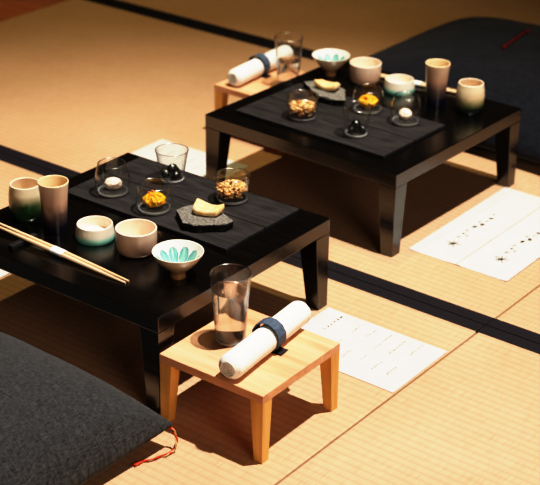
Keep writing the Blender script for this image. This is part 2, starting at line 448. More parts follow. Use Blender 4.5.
# ------------------------------------------------------------------ oak stands
SW, SH, ST = .1925, .1147, .0135
def stand(loc, rz, label):
    t = tag(empty('side_stand', loc, rz), label, 'stand', 'small oak side stands')
    obj('stand_top', box(-SW/2, SW/2, -SW/2, SW/2, SH-ST, SH, .0007, 2), M['oakX'], t)
    for sx in (-1, 1):
        for sy in (-1, 1):
            obj('leg', taper_leg(sx, sy, SW/2-.0002, SW/2-.0002, .0225, .0155, SH-ST, .0006), M['oakZ'], t)
    return t
S1 = (.205, -.1547, 0); S2 = (-.4620, .7830, 0)
stand(S1, math.radians(.75), 'small oak side stand in front, at the corner of the nearer black table')
stand(S2, math.radians(-1), 'small oak side stand mostly hidden behind the farther black table')

# ------------------------------------------------------------------ ceramics
def mark_inner(o, n_outer, n, which):
    me = o.data
    at = me.attributes.new('inner', 'FLOAT', 'POINT')
    for i, v in enumerate(me.vertices): at.data[i].value = 1.0 if which[i] else 0.0
def cup(name, outer, inner, mat, n=64, wob=None):
    prof = outer+inner
    bm = lathe(prof, n, wob=wob)
    flags = []
    for k, (r, z) in enumerate(prof):
        flags += [k >= len(outer)-3]*(1 if r < 1e-6 else n)
    o = obj(name, bm, mat, None, True)
    mark_inner(o, len(outer), n, flags)
    return o
def rimcurve(r, z, t):   # soft lip from outer r to inner r-t
    return [(r, z-.0008), (r-.0003, z-.0003), (r-t/2, z), (r-t+.0003, z-.0003), (r-t, z-.0008)]

def make_round():
    o = smooth_profile([(.0205, 0), (.0225, .0012), (.0268, .012), (.0286, .028), (.0280, .044), (.0262, .055), (.0252, .0610)], 5)
    i = smooth_profile([(.0226, .0610), (.0236, .055), (.0252, .044), (.0256, .028), (.023, .012), (.015, .0062), (0, .0055)], 5)
    return cup('round_cup', [(0, .0015), (.0185, .0015), (.019, 0)]+o+[(.0249, .0619), (.0239, .0623)], [(.0229, .0619)]+i, M['round_cup'])
def make_tall():
    o = smooth_profile([(.0192, 0), (.0198, .0012), (.0203, .02), (.0215, .045), (.0232, .07), (.0252, .0885)], 6)
    i = smooth_profile([(.0230, .0885), (.0210, .07), (.0193, .045), (.018, .02), (.015, .007), (0, .006)], 6)
    return cup('tall_cup', [(0, .0012), (.0175, .0012), (.018, 0)]+o+[(.0249, .0895), (.0241, .0898)], [(.0233, .0894)]+i, M['tall_cup'])
def make_low():
    o = smooth_profile([(.0300, 0), (.0318, .0012), (.0322, .007), (.0312, .015), (.0300, .022), (.0294, .0258)], 6)
    i = smooth_profile([(.0272, .0258), (.0276, .020), (.0278, .013), (.026, .0075), (.018, .0055), (0, .005)], 6)
    return cup('low_bowl', [(0, .001), (.0285, .001), (.029, 0)]+o+[(.0291, .0266), (.0283, .027)], [(.0275, .0266)]+i, M['low_bowl'])
def make_beige():
    o = smooth_profile([(.0235, 0), (.0265, .0012), (.0308, .0055), (.0326, .014), (.0333, .026), (.0334, .036), (.0334, .0423)], 6)
    i = smooth_profile([(.0308, .0423), (.0308, .034), (.0306, .022), (.0290, .0125), (.022, .0072), (0, .0062)], 6)
    return cup('straight_cup', [(0, .001), (.022, .001), (.0225, 0)]+o+[(.033, .0431), (.0321, .0435)], [(.0312, .0431)]+i, M['beige_cup'])
def make_flower():
    n = 144
    outer = [(0, .002), (.0098, .002), (.0105, 0)]+smooth_profile([(.0118, 0), (.0122, .0015), (.0116, .0085), (.0145, .0125), (.024, .0215), (.0335, .0325), (.0402, .0437)], 7)+[(.0402, .0446), (.0397, .0450)]
    inner = [(.0389, .0447)]+smooth_profile([(.0384, .0440), (.031, .0318), (.0215, .0205), (.012, .0128), (.005, .0108), (0, .0105)], 14)
    prof = outer+inner
    o = obj('flower_bowl', lathe(prof, n), M['flower'], None, True)
    ca = o.data.color_attributes.new('glaze', 'FLOAT_COLOR', 'POINT')
    idx = 0
    white = srgb(246, 240, 230); teal = srgb(70, 160, 152); pale = srgb(136, 204, 194); blue = srgb(62, 92, 128)
    mixc = lambda a, b, k: tuple(a[q]*(1-k)+b[q]*k for q in range(4))
    sm = lambda a, b, x: max(0, min(1, (x-a)/(b-a)))
    for k, (r, z) in enumerate(prof):
        for i in range(1 if r < 1e-6 else n):
            a = 2*PI*i/n
            if k < len(outer)-1:
                c = mixc(srgb(196, 150, 112), srgb(236, 216, 188), sm(.012, .045, z))  # outside browned towards the foot, painting its shadow into the colour
            else:
                c = white
                s = r/.0384
                P = 2*PI/10
                da = abs(((a+.2) % P)-P/2)*r/.0384        # arc distance from the petal's middle line
                if .14 < s < .88:
                    u = (s-.14)/.74
                    w = .295*s*math.sqrt(max(0, 1-max(0, (u-.62)/.38)**2))*min(1, .35+1.2*u)
                    if da < w:
                        e = da/w
                        c = mixc(pale, teal, min(1, max(0, .5+.9*noise.noise(Vector((a*9, s*2.5, 1))))))
                        c = mixc(c, blue, sm(.66, 1.0, e)*.75 + .35*sm(.25, 0, u) + .25*sm(.8, 1, u))
                        c = mixc(c, white, .55*max(0, noise.noise(Vector((a*26, s*3, 7))))+.25*sm(.5, .9, u)*sm(.5, 0, e))
                    else:
                        c = mixc(white, srgb(190, 216, 216), .35*sm(.1, 0, da-w))
            ca.data[idx].color = c
            idx += 1
    return o
protos = {}
def place(key, maker, x, y, z, rz, label, cat, group):
    if key not in protos:
        o = maker(); protos[key] = o
    else:
        o = copy_tree(protos[key])
    o.location = (x, y, z); o.rotation_euler = (0, 0, rz)
    return tag(o, label, cat, group)
near, far = 'on the nearer black table', 'on the farther black table'
place('round', make_round, -.3010, -.1190, ZT, 0, 'rounded cream cup with dark green lower glaze, behind the tall cup on the nearer table', 'cup', 'rounded cream and green cups')
place('tall', make_tall, -.2262, -.1262, ZT, .4, 'tall flared cup fading from sand to navy on the nearer table', 'cup', 'tall sand and navy cups')
place('low', make_low, -.1575, -.1045, ZT, .5, 'low cream bowl with teal foot beside the straight beige cup on nearer table', 'bowl', 'low cream and teal bowls')
place('beige', make_beige, -.0714, -.0992, ZT, .3, 'straight beige cup beside the petal bowl on the nearer table', 'cup', 'straight beige cups')
place('flower', make_flower, .0369, -.1229, ZT, .55, 'footed white bowl with teal petals inside, at the front of the nearer table', 'bowl', 'footed petal bowls')
place('flower', make_flower, -.3171, .7799, ZT, 3.6, 'footed white bowl with teal petals inside, at the back corner of the farther table', 'bowl', 'footed petal bowls')
place('beige', make_beige, -.2370, .7915, ZT, 3.4, 'straight beige cup beside the petal bowl on the farther table', 'cup', 'straight beige cups')
place('low', make_low, -.1520, .7915, ZT, 3.6, 'low cream bowl with teal foot beside the tall cup on the farther table', 'bowl', 'low cream and teal bowls')
place('tall', make_tall, -.0513, .7706, ZT, 3.5, 'tall flared cup fading from sand to navy on the farther table', 'cup', 'tall sand and navy cups')
place('round', make_round, .0210, .7813, ZT, 3.14, 'rounded cream cup with green tinged foot at the right end of the farther table', 'cup', 'rounded cream and green cups')

# ------------------------------------------------------------------ glass dishes
WALL = .0011
def glass_thing(name, outer, base_t, loc, label, cat, group):
    """outer: profile from foot to rim. wall is a thin shell, the foot a solid clear base."""
    t = tag(empty(name, loc), label, cat, group)
    prof = smooth_profile(outer, 6)
    wall_o = [(r, z) for r, z in prof if z >= base_t*.55]
    wall_i = [(max(r-WALL, .001), z) for r, z in wall_o[::-1]]
    rim_r, rim_z = wall_o[-1]
    bm = lathe(wall_o+wall_i+[wall_o[0]], 72)
    bmesh.ops.remove_doubles(bm, verts=bm.verts, dist=1e-6)
    obj('glass_wall', bm, M['thin_glass'], t, True)
    rc, rq = rim_r-WALL/2, WALL*.62
    ring = [(rc+rq*math.cos(a*PI/6), rim_z+rq*math.sin(a*PI/6)) for a in range(13)]
    rb = lathe(ring, 72); bmesh.ops.remove_doubles(rb, verts=rb.verts, dist=1e-6)
    obj('rim', rb, M['rim_glass'], t, True)
    foot = [(r, z) for r, z in prof if z < base_t*.55]
    zb = base_t*.55
    rr = [r for r, z in prof if z >= zb][0]-WALL*1.15
    fo = [(0, .0006), (foot[0][0]-.004, .0006), (foot[0][0]-.0015, 0)]+[(min(r, rr), z) for r, z in foot]+[(rr, zb), (rr*.97, base_t*.9), (rr*.7, base_t), (0, base_t*.93)]
    obj('glass_base', lathe(fo, 72), M['base_glass'], t, True, angle=50)
    zc = .0034
    rf = [r for r, z in prof if z >= zc][0]-.0008
    ring = [(rf+.0017*math.cos(a*PI/6), zc+.0024*math.sin(a*PI/6)) for a in range(13)]
    fb = lathe(ring, 72); bmesh.ops.remove_doubles(fb, verts=fb.verts, dist=1e-6)
    obj('base_glint_ring', fb, M['glint_glass'], t, True)  # added pale ring imitating the bright highlight round the glass base
    return t
GA = [(.0205, 0), (.0225, .0008), (.0285, .008), (.0306, .022), (.0296, .036), (.0270, .047), (.0248, .0545)]
GB = [(.0220, 0), (.0240, .0008), (.0300, .008), (.0318, .020), (.0305, .032), (.0285, .040), (.0272, .0455)]
GC = [(.0192, 0), (.0198, .0008), (.0222, .014), (.0250, .032), (.0278, .048), (.0296, .0570)]
GD = [(.0215, 0), (.0235, .0008), (.0285, .008), (.0303, .020), (.0306, .032), (.0302, .0460)]
glass_thing('glass_dish', GA, .007, (-.2507, .0376, ZB), 'rounded clear glass holding one pale pink morsel on the nearer table', 'glass', 'rounded glass dishes')
glass_thing('glass_dish', GB, .007, (-.1487, .0308, ZB), 'short clear glass dish holding yellow mash on the nearer table', 'glass', 'rounded glass dishes')
glass_thing('glass_tumbler', GC, .006, (-.2072, .1440, ZB), 'small flared tumbler holding black beans on the nearer table', 'glass', 'small bean tumblers')
glass_thing('glass_dish', GD, .007, (-.0718, .1450, ZB), 'short clear glass bowl heaped with toasted flakes on the nearer table', 'glass', 'rounded glass dishes')
glass_thing('glass_dish', GA, .007, (-.0388, .6405, ZB), 'rounded clear glass holding one pale pink morsel on the farther table', 'glass', 'rounded glass dishes')
glass_thing('glass_dish', GB, .007, (-.1319, .6472, ZB), 'short clear glass dish holding yellow mash on the farther table', 'glass', 'rounded glass dishes')
glass_thing('glass_tumbler', GC, .006, (-.0769, .5264, ZB), 'small flared tumbler holding black beans on the farther table', 'glass', 'small bean tumblers')
glass_thing('glass_dish', GD, .007, (-.2091, .5338, ZB), 'short clear glass bowl heaped with toasted flakes on the farther table', 'glass', 'rounded glass dishes')

# food in the dishes
def settle(o, x, y, z, rz=0):
    o.location = (x, y, z); o.rotation_euler = (0, 0, rz); return o
def food_blob(name, mat, r, seed, amp, squash, freq=1.6, sub=4):
    bm = bmesh.new(); blob(bm, (0, 0, 0), r, seed, amp, freq, sub, squash)
    zmin = min(v.co.z for v in bm.verts)
    for v in bm.verts: v.co.z -= zmin
    return obj(name, bm, mat, None, True)
def morsel(x, y, label, rz):
    o = food_blob('fish_cake_morsel', M['pink'], .0135, 3, .22, (1.12, .9, .72), 1.2)
    settle(o, x, y, ZB+.0072, rz)
    return tag(o, label, 'food', 'pale pink morsels')
morsel(-.2500, .0386, 'pale pink morsel inside the rounded glass on the nearer table', .5)
morsel(-.0400, .6410, 'pale pink morsel inside the rounded glass on the farther table', 2.2)
def mash(x, y, label, rz, sd):
    bm = bmesh.new(); R = random.Random(sd)
    blob(bm, (0, 0, .0095), .0165, sd, .22, 2.0, 4, (1.12, 1.12, .62))
    for k in range(60):
        a = R.uniform(0, 2*PI); q = math.sqrt(R.random())*.0175
        zz = .006+.0125*max(0, 1-(q/.021)**2)+R.uniform(0, .003)
        blob(bm, (q*math.cos(a), q*math.sin(a), zz), R.uniform(.0022, .0040), k, .35, 2, 2)
    zmin = min(v.co.z for v in bm.verts)
    for v in bm.verts: v.co.z -= zmin
    o = obj('pumpkin_mash', bm, M['yellow'], None, True, (x, y, ZB+.0072), rz)
    for k in range(9):
        a = R.uniform(0, 2*PI); q = math.sqrt(R.random())*.011
        g = bmesh.new()
        blob(g, (q*math.cos(a), q*math.sin(a), .0205+R.uniform(-.001, .002)), R.uniform(.0018, .003), k+50, .35, 2, 2)
        obj('orange_crumb', g, M['orange_bit'], o, True)
    return tag(o, label, 'food', 'mounds of yellow mash')
mash(-.1487, .0308, 'bright yellow mash mound with orange crumbs in the short glass on the nearer table', .3, 4)
mash(-.1319, .6472, 'bright yellow mash mound with orange crumbs in the short glass on the farther table', 2.9, 9)
bean_proto = None
def beans(x, y, label, rot):
    global bean_proto
    spots = [(-.0106, -.0058, 0), (.0106, -.0054, 0), (.0005, .0112, 0), (.0005, .0002, .0088)]
    for k, (u, v, w) in enumerate(spots):
        if bean_proto is None:
            o = food_blob('black_bean', M['black_bean'], .0082, 2, .06, (1.12, .95, .92), 1.2, 4); bean_proto = o
        else:
            o = copy_tree(bean_proto)
        c, s = math.cos(rot), math.sin(rot)
        settle(o, x+c*u-s*v, y+s*u+c*v, ZB+.0061+w, k*1.3+rot)
        tag(o, label, 'food', 'black beans in the '+('nearer' if y < .4 else 'farther')+' tumbler')
beans(-.2072, .1440, 'glossy black bean in the small tumbler on the nearer table', .3)
beans(-.0769, .5264, 'glossy black bean in the small tumbler on the farther table', 2.8)
def flakes(x, y, label, sd):
    bm = bmesh.new(); R = random.Random(sd)
    for k in range(230):
        a = R.uniform(0, 2*PI); q = math.sqrt(R.random())
        top = .0215*(1-.35*q*q)
        z = R.uniform(.001, top) if R.random() < .45 else top+R.uniform(-.002, .0025)
        rad = q*(.0225+.0035*min(1, z/.012))
        t = bmesh.new()
        bmesh.ops.create_icosphere(t, subdivisions=1, radius=1)
        sz = R.uniform(.0022, .0040)
        mt = Matrix.Translation((rad*math.cos(a), rad*math.sin(a), z+.003)) @ Matrix.Rotation(R.uniform(0, 6.28), 4, 'Z') @ Matrix.Rotation(R.uniform(-1, 1), 4, 'X') @ Matrix.Diagonal((sz*1.5, sz, sz*.45, 1))
        merge(bm, t, mt)
    zmin = min(v.co.z for v in bm.verts)
    for v in bm.verts: v.co.z -= zmin
    o = obj('toasted_flakes', bm, M['flake'], None, True, (x, y, ZB+.0072))
    return tag(o, label, 'food', 'heaps of toasted flakes', 'stuff')
flakes(-.0718, .1450, 'golden toasted flakes heaped in the short glass bowl on the nearer table', 1)
flakes(-.2091, .5338, 'golden toasted flakes heaped in the short glass bowl on the farther table', 2)

# stone slabs with a piece of fried tofu
def stone_mesh(outline, th):
    """layered rough slab from an outline; top stays flat-ish, sides broken."""
    bm = bmesh.new()
    n = 72
    cx = sum(p[0] for p in outline)/len(outline); cy = sum(p[1] for p in outline)/len(outline)
    # resample the outline
    seg = []
    for i, p in enumerate(outline):
        q = outline[(i+1) % len(outline)]
        seg.append((math.dist(p, q), p, q))
    tot = sum(s[0] for s in seg); pts = []
    for k in range(n):
        d = tot*k/n
        for s in seg:
            if d <= s[0]:
                f = d/s[0]; pts.append((s[1][0]+(s[2][0]-s[1][0])*f, s[1][1]+(s[2][1]-s[1][1])*f)); break
            d -= s[0]
    levels = [(0, .93), (.0025, .985), (.5*th, .97), (.72*th, 1.0), (.95*th, .985)]
    rings = []
    for z, sc in levels:
        ring = []
        for k, (px, py) in enumerate(pts):
            j = noise.noise(Vector((px*90, py*90, z*160)))*.0028+noise.noise(Vector((px*260, py*260, z*500)))*.0016
            dx, dy = px-cx, py-cy; l = math.hypot(dx, dy)
            ring.append(bm.verts.new((cx+dx*sc+dx/l*j, cy+dy*sc+dy/l*j, z+(0 if z == 0 else noise.noise(Vector((px*120, py*120, 3)))*.0012))))
        rings.append(ring)
    for sc in (.93, .8, .6, .4, .2):
        ring = []
        for (px, py) in pts:
            dx, dy = (px-cx)*sc, (py-cy)*sc
            ring.append(bm.verts.new((cx+dx, cy+dy, th+noise.noise(Vector((dx*70, dy*70, 9)))*.0011+noise.noise(Vector((dx*300, dy*300, 9)))*.0005)))
        rings.append(ring)
    c = bm.verts.new((cx, cy, th))
    for r0, r1 in zip(rings, rings[1:]):
        for i in range(n): bm.faces.new((r0[i], r0[(i+1) % n], r1[(i+1) % n], r1[i]))
    for i in range(n): bm.faces.new((rings[-1][i], rings[-1][(i+1) % n], c))
    bm.faces.new(rings[0][::-1])
    return bm
def tofu_mesh():
    """bent pale slab: two raised corners at the back, browned front face."""
    bm = bmesh.new(); nu, nv = 28, 16
    W, D, T = .054, .031, .0115
    def P(u, v, top):
        x = (u-.5)*W*(1-.16*(1-v)*abs(2*u-1)**2); y = (v-.5)*D*(1+.16*math.sin(u*5))
        saddle = .0105*(abs(2*u-1)**1.6)*(.25+.75*v)-.001
        rnd = (abs(2*u-1)**6+abs(2*v-1)**6)
        z = (T-.0028*rnd+saddle+noise.noise(Vector((u*5, v*4, 2)))*.0013) if top else .0003+.0022*rnd+max(0, saddle)*.45
        k = 1-.04*rnd
        return Vector((x*k, y*k, z))
    tv = [[bm.verts.new(P(i/nu, j/nv, True)) for j in range(nv+1)] for i in range(nu+1)]
    bv = [[bm.verts.new(P(i/nu, j/nv, False)) for j in range(nv+1)] for i in range(nu+1)]
    for i in range(nu):
        for j in range(nv):
            bm.faces.new((tv[i][j], tv[i+1][j], tv[i+1][j+1], tv[i][j+1])); bm.faces.new((bv[i][j], bv[i][j+1], bv[i+1][j+1], bv[i+1][j]))
    for i in range(nu):
        bm.faces.new((tv[i][0], bv[i][0], bv[i+1][0], tv[i+1][0])); bm.faces.new((tv[i][nv], tv[i+1][nv], bv[i+1][nv], bv[i][nv]))
    for j in range(nv):
        bm.faces.new((tv[0][j], tv[0][j+1], bv[0][j+1], bv[0][j])); bm.faces.new((tv[nu][j], bv[nu][j], bv[nu][j+1], tv[nu][j+1]))
    return bm
STH = .0145
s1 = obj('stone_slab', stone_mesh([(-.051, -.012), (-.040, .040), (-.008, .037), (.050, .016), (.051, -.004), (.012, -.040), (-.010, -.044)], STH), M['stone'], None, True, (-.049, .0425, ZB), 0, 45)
tag(s1, 'rough grey stone slab carrying fried tofu on the nearer table', 'stone', 'grey stone slabs')
f1 = obj('fried_tofu', tofu_mesh(), M['tofu'], None, True, (-.049, .052, ZB+STH+.0004), math.radians(14))
tag(f1, 'pale golden fried tofu piece on the stone slab of the nearer table', 'food', 'fried tofu pieces')
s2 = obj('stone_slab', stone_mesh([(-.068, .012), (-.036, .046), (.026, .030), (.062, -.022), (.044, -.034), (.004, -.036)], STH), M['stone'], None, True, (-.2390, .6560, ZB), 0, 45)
tag(s2, 'rough grey stone slab carrying fried tofu on the farther table', 'stone', 'grey stone slabs')
f2 = copy_tree(f1); f2.location = (-.2420, .6640, ZB+STH+.0004); f2.rotation_euler = (0, 0, math.radians(165+20))
tag(f2, 'pale golden fried tofu piece on the stone slab of the farther table', 'food', 'fried tofu pieces')

# ------------------------------------------------------------------ chopsticks
def chopsticks(mid, rz, label, tilt, gap=.0042, length=.294):
    t = tag(empty('chopsticks', mid, rz), label, 'chopsticks', 'banded chopsticks')
    t.rotation_euler = (0, tilt, rz)
    for s in (-1, 1):
        bm = bmesh.new(); n = 24; pts = []; rad = []
        for i in range(n+1):
            u = i/n*2-1
            pts.append((u*length/2, s*gap*(1-.12*u), 0)); rad.append(.0036-.0020*abs(u)**1.6)
        tube(bm, pts, rad, 8)
        obj('chopstick', bm, M['chop'], t, True, angle=35)
    bm = bmesh.new()
    w, hh = .0082, .0039
    n = 32; rings = []
    for x in (-.013, .013):
        ring = []
        for k in range(n):
            a = 2*PI*k/n
            cy = math.copysign(gap, math.cos(a)) if abs(math.cos(a)) > .05 else 0
            ring.append(bm.verts.new((x, (cy+math.cos(a)*.0040), math.sin(a)*.0041)))
        rings.append(ring)
    for k in range(n): bm.faces.new((rings[0][k], rings[0][(k+1) % n], rings[1][(k+1) % n], rings[1][k]))
    obj('paper_band', bm, M['band_paper'], t, True)
    return t
def rest(loc, rz, label):
    o = obj('chopstick_rest', box(-.0055, .0055, -.029, .029, 0, .0075, .0012, 2), M['rest'], None, False, loc, rz)
    return tag(o, label, 'rest', 'dark chopstick rests')
# stick axis: at the rest 11 mm above the table, the tip touching it
rest((-.2330, -.1930, ZT), 0, 'dark bar shaped chopstick rest on the nearer black table')
chopsticks((-.1570, -.1885, ZT+.0078), 0.0, 'pale wooden chopsticks with white paper band across the nearer table', math.radians(2.3))
x, y = -.1450, .8395
chopsticks((x, y+.006, ZT+.0039), math.radians(6), 'pale wooden chopsticks with white paper band behind the cups of the farther table', 0)

# ------------------------------------------------------------------ water glasses
GT = [(.0222, 0), (.0230, .0008), (.0240, .016), (.0262, .05), (.0287, .085), (.0308, .1125)]
def water_at(x, y, label, level):
    prof = [(r, z) for r, z in smooth_profile(GT, 8)]
    def rad(z):
        for (r0, z0), (r1, z1) in zip(prof, prof[1:]):
            if z0 <= z <= z1: return r0+(r1-r0)*(z-z0)/(z1-z0)
        return prof[-1][0]
    zs = [.0100+(level-.0100)*k/10 for k in range(11)]
    pr = [(0, .0096), (rad(.0096)*.75, .0097)]+[(rad(z)-WALL-.0003, z) for z in zs]+[(0, level)]
    o = obj('drinking_water', lathe(pr, 72), M['water'], None, True, (x, y, SH), 0, 50)
    tag(o, label, 'water', 'still water', 'stuff')
    return o
glass_thing('water_glass', GT, .0095, (.1657, -.1532, SH), 'tall clear water glass standing on the front oak stand', 'glass', 'tall water glasses')
wat1 = water_at(.1657, -.1532, 'still water filling most of the glass on the front oak stand', .085)
glass_thing('water_glass', GT, .0095, (-.4280, .7790, SH), 'tall clear water glass standing on the oak stand behind the farther table', 'glass', 'tall water glasses')
wat2 = water_at(-.4280, .7790, 'still water half filling the glass on the rear oak stand', .060)

# ------------------------------------------------------------------ rolled towels with navy bands
def towel(loc, rz, label, blabel, ln, bpos):
    R0 = .0198
    bm = bmesh.new(); n = 48; nl = 60; rings = []
    for i in range(nl+1):
        u = i/nl; yy = (u-.5)*ln
        e = min(u, 1-u)*ln
        k = math.sqrt(max(0, 1-(1-min(1, e/.010))**2))*.30+.70
        ring = []
        for j in range(n):
            a = 2*PI*j/n
            r = R0*k*(1+.022*noise.noise(Vector((math.cos(a)*2, math.sin(a)*2, yy*30)))+.012*noise.noise(Vector((math.cos(a)*6, math.sin(a)*6, yy*90))))
            ring.append(bm.verts.new((math.cos(a)*r, yy, max(math.sin(a)*r*.985, -R0*.94))))
        rings.append(ring)
    for r0, r1 in zip(rings, rings[1:]):
        for j in range(n): bm.faces.new((r0[j], r0[(j+1) % n], r1[(j+1) % n], r1[j]))
    # rolled ends: concentric folds stepping in and out
    for ring, sg in ((rings[0], -1), (rings[-1], 1)):
        prev = ring
        for q, (f, dy) in enumerate(((.9, .0012), (.80, .0016), (.74, -.0022), (.66, .0008), (.56, .0016), (.5, -.0022), (.4, .0010), (.28, .0016), (.2, -.0025), (.1, .001))):
            new = []
            for v in ring:
                new.append(bm.verts.new((v.co.x*f, v.co.y+sg*dy*1.3, v.co.z*f)))
            for j in range(n): bm.faces.new((prev[j], prev[(j+1) % n], new[(j+1) % n], new[j]))
            prev = new
        bm.faces.new(prev)
    o = obj('rolled_towel', bm, M['towel'], None, True, (loc[0], loc[1], SH+.0202), rz)
    tag(o, label, 'towel', 'rolled white towels')
    # faceted band
    c, s = math.cos(rz), math.sin(rz)
    bx, by = loc[0]-s*bpos, loc[1]+c*bpos
    nb = 12; ro, ri, hw = .0242, .0226, .0105
    b = bmesh.new(); q = []
    for r in (ro, ri):
        for y in (-hw, hw):
            q.append([b.verts.new((math.cos(2*PI*(k+.5)/nb)*r, y, math.sin(2*PI*(k+.5)/nb)*r)) for k in range(nb)])
    for k in range(nb):
        j = (k+1) % nb
        b.faces.new((q[0][k], q[0][j], q[1][j], q[1][k])); b.faces.new((q[2][k], q[3][k], q[3][j], q[2][j]))
        b.faces.new((q[0][k], q[2][k], q[2][j], q[0][j])); b.faces.new((q[1][k], q[1][j], q[3][j], q[3][k]))
    bo = obj('towel_band', b, M['navy'], None, False, (bx, by, SH+ro*math.cos(PI/nb)+.0002), rz)
    tag(bo, blabel, 'band', 'navy towel bands')
    tb = box(.004, .0275, -.0100, .0100, -.0234, -.0214, .0003, 1)
    obj('band_tab', tb, M['navytab'], bo)
    return o
towel((.2275, -.1455), math.atan2(.021, .205), 'rolled white towel on the front oak stand beside the water glass', 'navy faceted band around the rolled towel on the front oak stand', .207, .008)
towel((-.5230, .8060), math.radians(4), 'rolled white towel on the oak stand behind the farther table', 'dark navy faceted band around the towel on the rear oak stand', .215, -.008)

# ------------------------------------------------------------------ menu sheets
def strokes(bm, cx, cy, size, R, k=4, w=.0004, z=0):
    w *= 1.5
    """a brushed character: a few short curved strokes around (cx,cy)."""
    for _ in range(k):
        a = R.choice([0, PI/2, .8, -.7])+R.uniform(-.25, .25)
        l = size*R.uniform(.3, .55)
        x0, y0 = cx+R.uniform(-.28, .28)*size, cy+R.uniform(-.28, .28)*size
        pts = []
        for i in range(5):
            u = i/4-.5
            pts.append((x0+math.cos(a)*u*l-math.sin(a)*(u*u)*l*.5, y0+math.sin(a)*u*l+math.cos(a)*(u*u)*l*.5))
        flat(bm, pts, [w*(1.2-.2*i) for i in range(5)], z)
def flat(bm, pts, ws, z):
    lr = []
    for i, p in enumerate(pts):
        q0, q1 = pts[max(i-1, 0)], pts[min(i+1, len(pts)-1)]
        dx, dy = q1[0]-q0[0], q1[1]-q0[1]; l = math.hypot(dx, dy) or 1
        nx, ny = -dy/l, dx/l
        lr.append((bm.verts.new((p[0]+nx*ws[i], p[1]+ny*ws[i], z)), bm.verts.new((p[0]-nx*ws[i], p[1]-ny*ws[i], z))))
    for a, b in zip(lr, lr[1:]): bm.faces.new((a[0], a[1], b[1], b[0]))
def sheet_mesh(w, d, th=.0007, curl=None):
    bm = bmesh.new(); nx, ny = 24, 24
    top = [[None]*(ny+1) for _ in range(nx+1)]; bot = [[None]*(ny+1) for _ in range(nx+1)]
    for i in range(nx+1):
        for j in range(ny+1):
            x, y = (i/nx-.5)*w, (j/ny-.5)*d
            z = curl(x, y) if curl else 0
            top[i][j] = bm.verts.new((x, y, z+th)); bot[i][j] = bm.verts.new((x, y, z))
    for i in range(nx):
        for j in range(ny):
            bm.faces.new((top[i][j], top[i+1][j], top[i+1][j+1], top[i][j+1])); bm.faces.new((bot[i][j], bot[i][j+1], bot[i+1][j+1], bot[i+1][j]))
    for i in range(nx):
        bm.faces.new((top[i][0], bot[i][0], bot[i+1][0], top[i+1][0])); bm.faces.new((top[i][ny], top[i+1][ny], bot[i+1][ny], bot[i][ny]))
    for j in range(ny):
        bm.faces.new((top[0][j], top[0][j+1], bot[0][j+1], bot[0][j])); bm.faces.new((top[nx][j], bot[nx][j], bot[nx][j+1], top[nx][j+1]))
    return bm
TH = .0008
def menu_sheet(center, rz, label):
    w, d = .239, .163
    t = tag(empty('menu_sheet', (center[0], center[1], .0002), rz), label, 'paper', 'printed menu sheets')
    obj('paper', sheet_mesh(w, d, TH), M['paper'], t)
    pp = [c for c in t.children][0]
    R = random.Random(21); bt = bmesh.new()
    z = TH+.00025
    L_ = lambda X, Y: (X-.2235, Y-.1125)
    for k in range(6):                   # heading column
        X, Y = L_(.142, .179-k*.0102)
        strokes(bt, X, Y, .0085, R, 5 if k in (0, 1) else 3, .00075 if k == 0 else .0005, z)
    obj('heading_lettering', bt, M['ink_pale'], pp)
    cols = [(.185, .178, 3), (.185, .160, 3), (.213, .178, 2), (.213, .160, 2), (.243, .181, 4), (.2435, .155, 5), (.272, .179, 4), (.2725, .153, 5), (.301, .182, 3), (.301, .160, 3),
            (.186, .112, 3), (.217, .097, 5), (.247, .097, 3), (.277, .096, 5), (.305, .097, 5)]
    for X, Y, n in cols:
        bm = bmesh.new()
        for k in range(n):
            a, b = L_(X, Y-k*.0062)
            strokes(bm, a, b, .0052, R, 3, .00034, z)
        obj('lettering_column', bm, M['ink_pale'], pp)
    return t
menu_sheet((.2235, .1125), math.radians(.3), 'white menu sheet with rows of small lettering beside the front oak stand')
menu_sheet((-.505, .5080), math.radians(181), 'white menu sheet on the mat between the two tables, behind bean tumbler')
